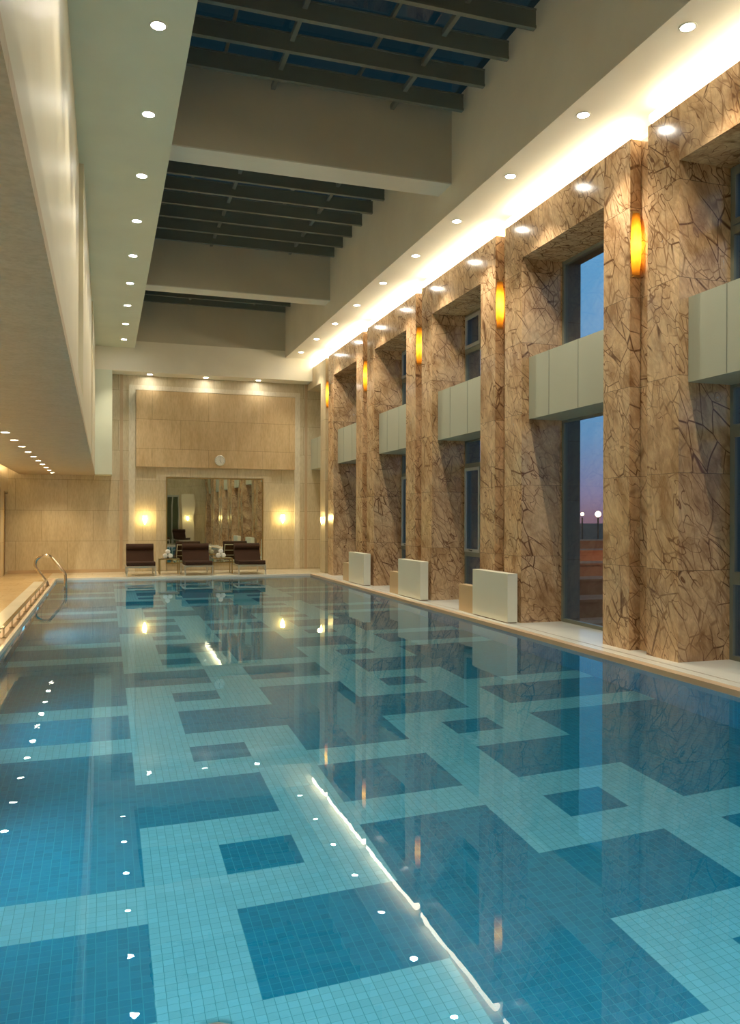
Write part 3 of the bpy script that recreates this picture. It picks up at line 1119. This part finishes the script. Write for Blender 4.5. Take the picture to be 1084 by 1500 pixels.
# ================================================================= LOUNGERS
def make_lounger(label):
    t = thing('poolside_lounger', label, 'lounge chair', (0, 0, 0), 0, 'brown loungers')
    hw = 0.36
    bm = bmesh.new()   # seat cushion
    pr = [(-0.66, 0.275), (-0.69, 0.30), (-0.69, 0.36), (-0.665, 0.385), (-0.3, 0.375), (0.18, 0.36), (0.18, 0.262)]
    extrude_profile(bm, pr, -hw, hw)
    link('seat_cushion', bm, M['fabric'], t, False)
    bm = bmesh.new()   # back cushion, leaning back
    pr = [(0.05, 0.36), (0.30, 0.76), (0.40, 0.78), (0.44, 0.70), (0.20, 0.30), (0.10, 0.27)]
    extrude_profile(bm, pr, -hw, hw)
    link('back_cushion', bm, M['fabric'], t)
    bm = bmesh.new()   # head roll
    pr = [(0.30 + 0.105 * cos(a), 0.735 + 0.10 * sin(a)) for a in [2 * pi * k / 16 for k in range(16)]]
    extrude_profile(bm, pr, -hw, hw)
    link('head_roll', bm, M['fabric'], t, True)
    bm = bmesh.new()   # frame
    for s in (-1, 1):
        box(bm, s * (hw + 0.0), s * (hw + 0.03), -0.66, 0.60, 0.225, 0.265)
    box(bm, -hw, hw, -0.66, -0.63, 0.225, 0.265)
    box(bm, -hw, hw, 0.57, 0.60, 0.225, 0.265)
    link('frame', bm, M['steelframe'], t)
    for sx in (-1, 1):
        for y in (-0.645, 0.585):
            bm = bmesh.new()
            box(bm, sx * (hw + 0.004) - 0.018, sx * (hw + 0.004) + 0.018, y - 0.018, y + 0.018, 0.0, 0.24)
            link('leg', bm, M['steelframe'], t)
    bm = bmesh.new()   # back rest frame with rungs
    for s in (-1, 1):
        tube(bm, [(s * (hw - 0.03), 0.16, 0.25), (s * (hw - 0.03), 0.475, 0.74)], 0.014, 8)
    for q in (0.3, 0.62, 0.98):
        tube(bm, [(-hw + 0.03, 0.16 + 0.315 * q, 0.25 + 0.49 * q), (hw - 0.03, 0.16 + 0.315 * q, 0.25 + 0.49 * q)], 0.011, 8)
    link('back_frame', bm, M['steelframe'], t)
    return t


lg = make_lounger('dark brown cushioned lounger left of the mirror, leftmost of the three by the back wall')
lg.location = (0.93, 22.985, DZ)
dup(lg, (2.425, 22.985, DZ), label='dark brown cushioned lounger in front of the mirror, between the two side tables')
dup(lg, (3.86, 22.97, DZ), label='dark brown cushioned lounger at the right end of the mirror, rightmost of three')
dup(lg, (4.35, -1.35, DZ), pi * 0.92, 'dark brown lounger behind the camera, seen only in the mirror', 'loungers behind the camera')
dup(lg, (3.2, -1.35, DZ), pi * 0.96, 'dark brown lounger behind the camera, further left in the mirror', 'loungers behind the camera')


def make_table(label):
    t = thing('side_table', label, 'side table', (0, 0, 0), 0, 'side tables')
    bm = bmesh.new()
    box(bm, -0.27, 0.27, -0.25, 0.25, 0.405, 0.435, 0.004)
    link('table_top', bm, M['brass'], t)
    bm = bmesh.new()
    box(bm, -0.255, 0.255, -0.235, 0.235, 0.435, 0.440)
    link('glass_inset', bm, M['pane'], t)
    for sx in (-1, 1):
        for sy in (-1, 1):
            bm = bmesh.new()
            box(bm, sx * 0.255 - 0.012, sx * 0.255 + 0.012, sy * 0.235 - 0.012, sy * 0.235 + 0.012, 0, 0.405)
            link('leg', bm, M['brass'], t)
    return t


tb = make_table('low metal side table with white rolled towels between the left and middle loungers')
tb.location = (1.70, 23.16, DZ)
dup(tb, (3.14, 23.12, DZ), label='low metal side table with white rolled towels between the middle and right loungers')


def make_towel(label):
    t = thing('rolled_towel', label, 'towel', (0, 0, 0), 0, 'rolled towels')
    bm = bmesh.new()
    pts = []
    # a roll along Y with soft ends, spiral fold at the end
    lathe(bm, [(0.0, -0.10), (0.035, -0.105), (0.058, -0.09), (0.064, -0.05), (0.065, 0.05), (0.058, 0.09), (0.035, 0.105), (0.0, 0.10)], n=20)
    bmesh.ops.rotate(bm, verts=bm.verts[:], cent=(0, 0, 0), matrix=Matrix.Rotation(pi / 2, 3, 'X'))
    link('towel_roll', bm, M['towel'], t, True)
    bm = bmesh.new()
    sp = [((0.008 + 0.0042 * a) * cos(a), -0.104, (0.008 + 0.0042 * a) * sin(a)) for a in [k * 0.35 for k in range(32)]]
    tube(bm, sp, 0.0035, 5)
    link('rolled_edge', bm, M['towel'], t, True)
    return t


tw = None
for tx, ty, side_ in ((1.66, 23.08, 'left'), (3.10, 23.04, 'right')):
    for dx, dz, nm in ((-0.068, 0.066, 'lower left'), (0.066, 0.066, 'lower right'), (0.0, 0.178, 'top')):
        lab = 'white rolled towel on the %s side table, %s roll of the little pile' % (side_, nm)
        lc = (tx + dx, ty, DZ + 0.440 + dz)
        if tw is None:
            tw = make_towel(lab)
            tw.location = lc
        else:
            dup(tw, lc, label=lab)

# ================================================================= BOXES AT THE PORTAL FEET
for k, (ya, yb, x0, nm) in enumerate(((10.87, 12.08, 5.67, 'nearest and largest looking'), (14.36, 15.58, 5.66, 'middle one of three'), (17.88, 19.10, 5.66, 'furthest of the three'))):
    t = wthing('ivory_box', 'ivory slab box standing against the marble portal feet, ' + nm, 'box', (x0 + 0.08, (ya + yb) / 2, DZ), 'ivory boxes by the portals')
    bm = bmesh.new()
    box(bm, x0, x0 + 0.165, ya, yb, DZ + 0.015, 0.785, 0.004)
    link('box_body', bm, M['boxw'], t)
    bm = bmesh.new()
    box(bm, x0 + 0.01, x0 + 0.155, ya + 0.01, yb - 0.01, DZ, DZ + 0.015)
    link('plinth', bm, M['joint'], t)
    t2 = wthing('tan_box', 'low tan box tucked behind the ivory box, ' + nm.replace(' and largest looking', ' of three').replace(' one', ''), 'box', (x0 + 0.2, yb + 0.3, DZ), 'tan boxes by the portals')
    bm = bmesh.new()
    box(bm, x0 + 0.03, x0 + 0.17, yb + 0.01, yb + 0.60, DZ, 0.50, 0.004)
    link('box_body', bm, M['boxt'], t2)

# ================================================================= RAILS
gr = wthing('grab_rail', 'curved stainless steel pool grab rail at the left edge near the back wall', 'handrail', (-1.21, 19.85, DZ))
pth = round_path([(-1.215, 19.9, 0.05), (-1.225, 19.9, 0.12), (-1.49, 19.9, 0.50), (-1.46, 19.9, 0.66), (-1.33, 19.9, 0.735), (-1.17, 19.9, 0.735), (-0.84, 19.9, 0.32), (-0.835, 19.9, 0.20), (-0.835, 19.9, -0.55), (-1.10, 19.9, -0.62)], 0.09, 5)
bm = bmesh.new()
tube(bm, pth, 0.034, 14)
link('rail_tube', bm, M['steel'], gr, True)
bm = bmesh.new()
lathe(bm, [(0.0, 0.012), (0.03, 0.012), (0.05, 0.004), (0.052, 0.0)], -1.215, 19.9, DZ, 20)
link('base_flange', bm, M['steel'], gr, True)

for ya, yb, lab in ((11.3, 19.75, 'long low steel rail on posts along the left pool edge, leading to the grab rail'), (2.6, 10.95, 'low steel rail on the left pool edge, cut off by the photo')):
    t = wthing('low_rail', lab, 'handrail', (-1.225, ya, DZ), 'low rails along the left edge')
    bm = bmesh.new()
    box(bm, -1.25, -1.20, ya - 0.02, yb, 0.185, 0.205, 0.004)
    link('rail_bar', bm, M['steel'], t)
    n = int(round((yb - ya) / 1.04))
    for i in range(n + 1):
        y = ya + 0.15 + (yb - ya - 0.3) * i / n
        bm = bmesh.new()
        box(bm, -1.236, -1.214, y - 0.014, y + 0.014, DZ, 0.187)
        box(bm, -1.262, -1.192, y - 0.035, y + 0.035, DZ - 0.004, DZ + 0.008)
        link('post', bm, M['steel'], t)

# drain cover on the pool floor
DRY = 3.505
dr = wthing('floor_drain', 'round dark slotted drain cover on the pool floor at the bottom edge of the photo', 'drain', (0.455, DRY, -PD))
bm = bmesh.new()
lathe(bm, [(0.0, 0.004), (0.085, 0.004), (0.10, 0.012), (0.11, 0.0)], 0.455, DRY, -PD, 28)
link('rim', bm, M['steelframe'], dr, True)
for i in range(-4, 5):
    bm = bmesh.new()
    h = math.sqrt(max(0, 0.08 ** 2 - (i * 0.018) ** 2))
    box(bm, 0.455 + i * 0.018 - 0.004, 0.455 + i * 0.018 + 0.004, DRY - h, DRY + h, -PD + 0.004, -PD + 0.016)
    link('slot', bm, M['black'], dr)

# unseen underwater lamps added in the near and left walls to brighten the pool
plights = [(x, PYN, 0, 'near') for x in (-0.2, 1.3, 2.9, 4.5)] + [(PXL - 0.1, y, -pi / 2, 'left') for y in NICHES]
pp = {}
for (x, y, rz, wl) in plights:
    lab = 'added round underwater fill lamp in the %s pool wall, out of view' % wl
    if pp:
        dup(pp[0], (x, y, -0.42), rz, lab, 'added underwater lamps in the %s wall' % wl)
        continue
    t = thing('pool_fill_lamp', lab, 'pool light', (x, y, -0.42), rz, 'underwater lamps in the near wall')
    pp[0] = t
    bm = bmesh.new()
    lathe(bm, [(0.10, 0.0), (0.115, 0.012), (0.14, 0.012), (0.145, 0.0)], n=28)
    bmesh.ops.rotate(bm, verts=bm.verts[:], cent=(0, 0, 0), matrix=Matrix.Rotation(-pi / 2, 3, 'X'))
    link('fill_lamp_ring', bm, M['steel'], t, True)
    bm = bmesh.new()
    lathe(bm, [(0.0, 0.012), (0.10, 0.004)], n=28)
    bmesh.ops.rotate(bm, verts=bm.verts[:], cent=(0, 0, 0), matrix=Matrix.Rotation(-pi / 2, 3, 'X'))
    link('fill_lamp_lens', bm, M['uw'], t)
    ld = bpy.data.lights.new('lamp', 'AREA')
    ld.shape = 'DISK'
    ld.size = 0.18
    ld.energy = W_POOL_FILL
    ld.color = (0.82, 0.96, 1.0)
    lo = bpy.data.objects.new('lamp', ld)
    COL.objects.link(lo)
    lo.parent = t
    lo.location = (0, 0.02, 0)
    lo.rotation_euler = (pi / 2, 0, 0)

# ================================================================= OUTSIDE
sbox('floor.003', M['ground'], 6.95, 400, -40, 500, -1.7, -1.5)
for i, (y, d, h, wd) in enumerate(((17.5, 1.0, 0.45, 9), (20.5, 1.2, 0.7, 12), (24.5, 1.2, 0.95, 16), (30, 1.6, 1.15, 22), (38, 2.0, 1.35, 30), (50, 3.0, 1.5, 45))):
    nm = ['nearest the window', 'second from the window', 'third from the window', 'fourth from the window', 'fifth from the window', 'furthest from the window'][i]
    bm = bmesh.new()
    box(bm, 8.0, 8.0 + wd * 2, y, y + d, -1.5, -1.5 + h)
    box(bm, 7.95, 8.0 + wd * 2, y - 0.08, y + d, -1.5 + h, -1.42 + h)
    o = link('brick_terrace', bm, M['brick'], None, origin=(8.0, y, -1.5))
    tag(o, 'low brick terrace wall in the dark garden, ' + nm, 'garden wall', 'garden walls outside the window')
for (dx, dy, t_, nm, r) in ((0.5556, 0.871, 82, 'smaller left one', 0.16), (0.5739, 0.865, 70, 'brighter right one', 0.24)):
    x, y = dx * t_, dy * t_
    tt = wthing('street_lamp', 'glowing orange street lamp far outside the tall window, ' + nm, 'street lamp', (x, y, -1.5), 'street lamps outside')
    bm = bmesh.new()
    tube(bm, [(x, y, -1.5), (x, y, 1.75)], 0.07, 8)
    link('pole', bm, M['black'], tt)
    bm = bmesh.new()
    bmesh.ops.create_uvsphere(bm, u_segments=16, v_segments=10, radius=r)
    bmesh.ops.translate(bm, verts=bm.verts[:], vec=(x, y, 1.6 + 0.006 * t_))
    link('lamp_globe', bm, M['street'], tt, True)
for (x, y, en) in ((22, 33, 1200), (16, 22, 160)):  # unseen lamps added outside to light the brick terraces
    tt = thing('garden_fill_lamp', 'added warm fill lamp on a short post outside, hidden behind the marble columns', 'garden lamp', (x + 9, y - 6, -1.5), 0, 'garden fill lamps')
    bm = bmesh.new()
    tube(bm, [(0, 0, 0), (0, 0, 3.0)], 0.05, 8)
    link('post', bm, M['black'], tt)
    bm = bmesh.new()
    bmesh.ops.create_uvsphere(bm, u_segments=14, v_segments=8, radius=0.12)
    bmesh.ops.translate(bm, verts=bm.verts[:], vec=(0, 0, 3.1))
    link('lamp_globe', bm, M['street'], tt, True)
    ld = bpy.data.lights.new('bulb', 'POINT')
    ld.energy = en
    ld.color = (1.0, 0.45, 0.18)
    ld.shadow_soft_size = 0.15
    lo = bpy.data.objects.new('bulb', ld)
    COL.objects.link(lo)
    lo.parent = tt
    lo.location = (0, 0, 3.4)

for o in bpy.data.objects:
    if '_o' in o:
        del o['_o']
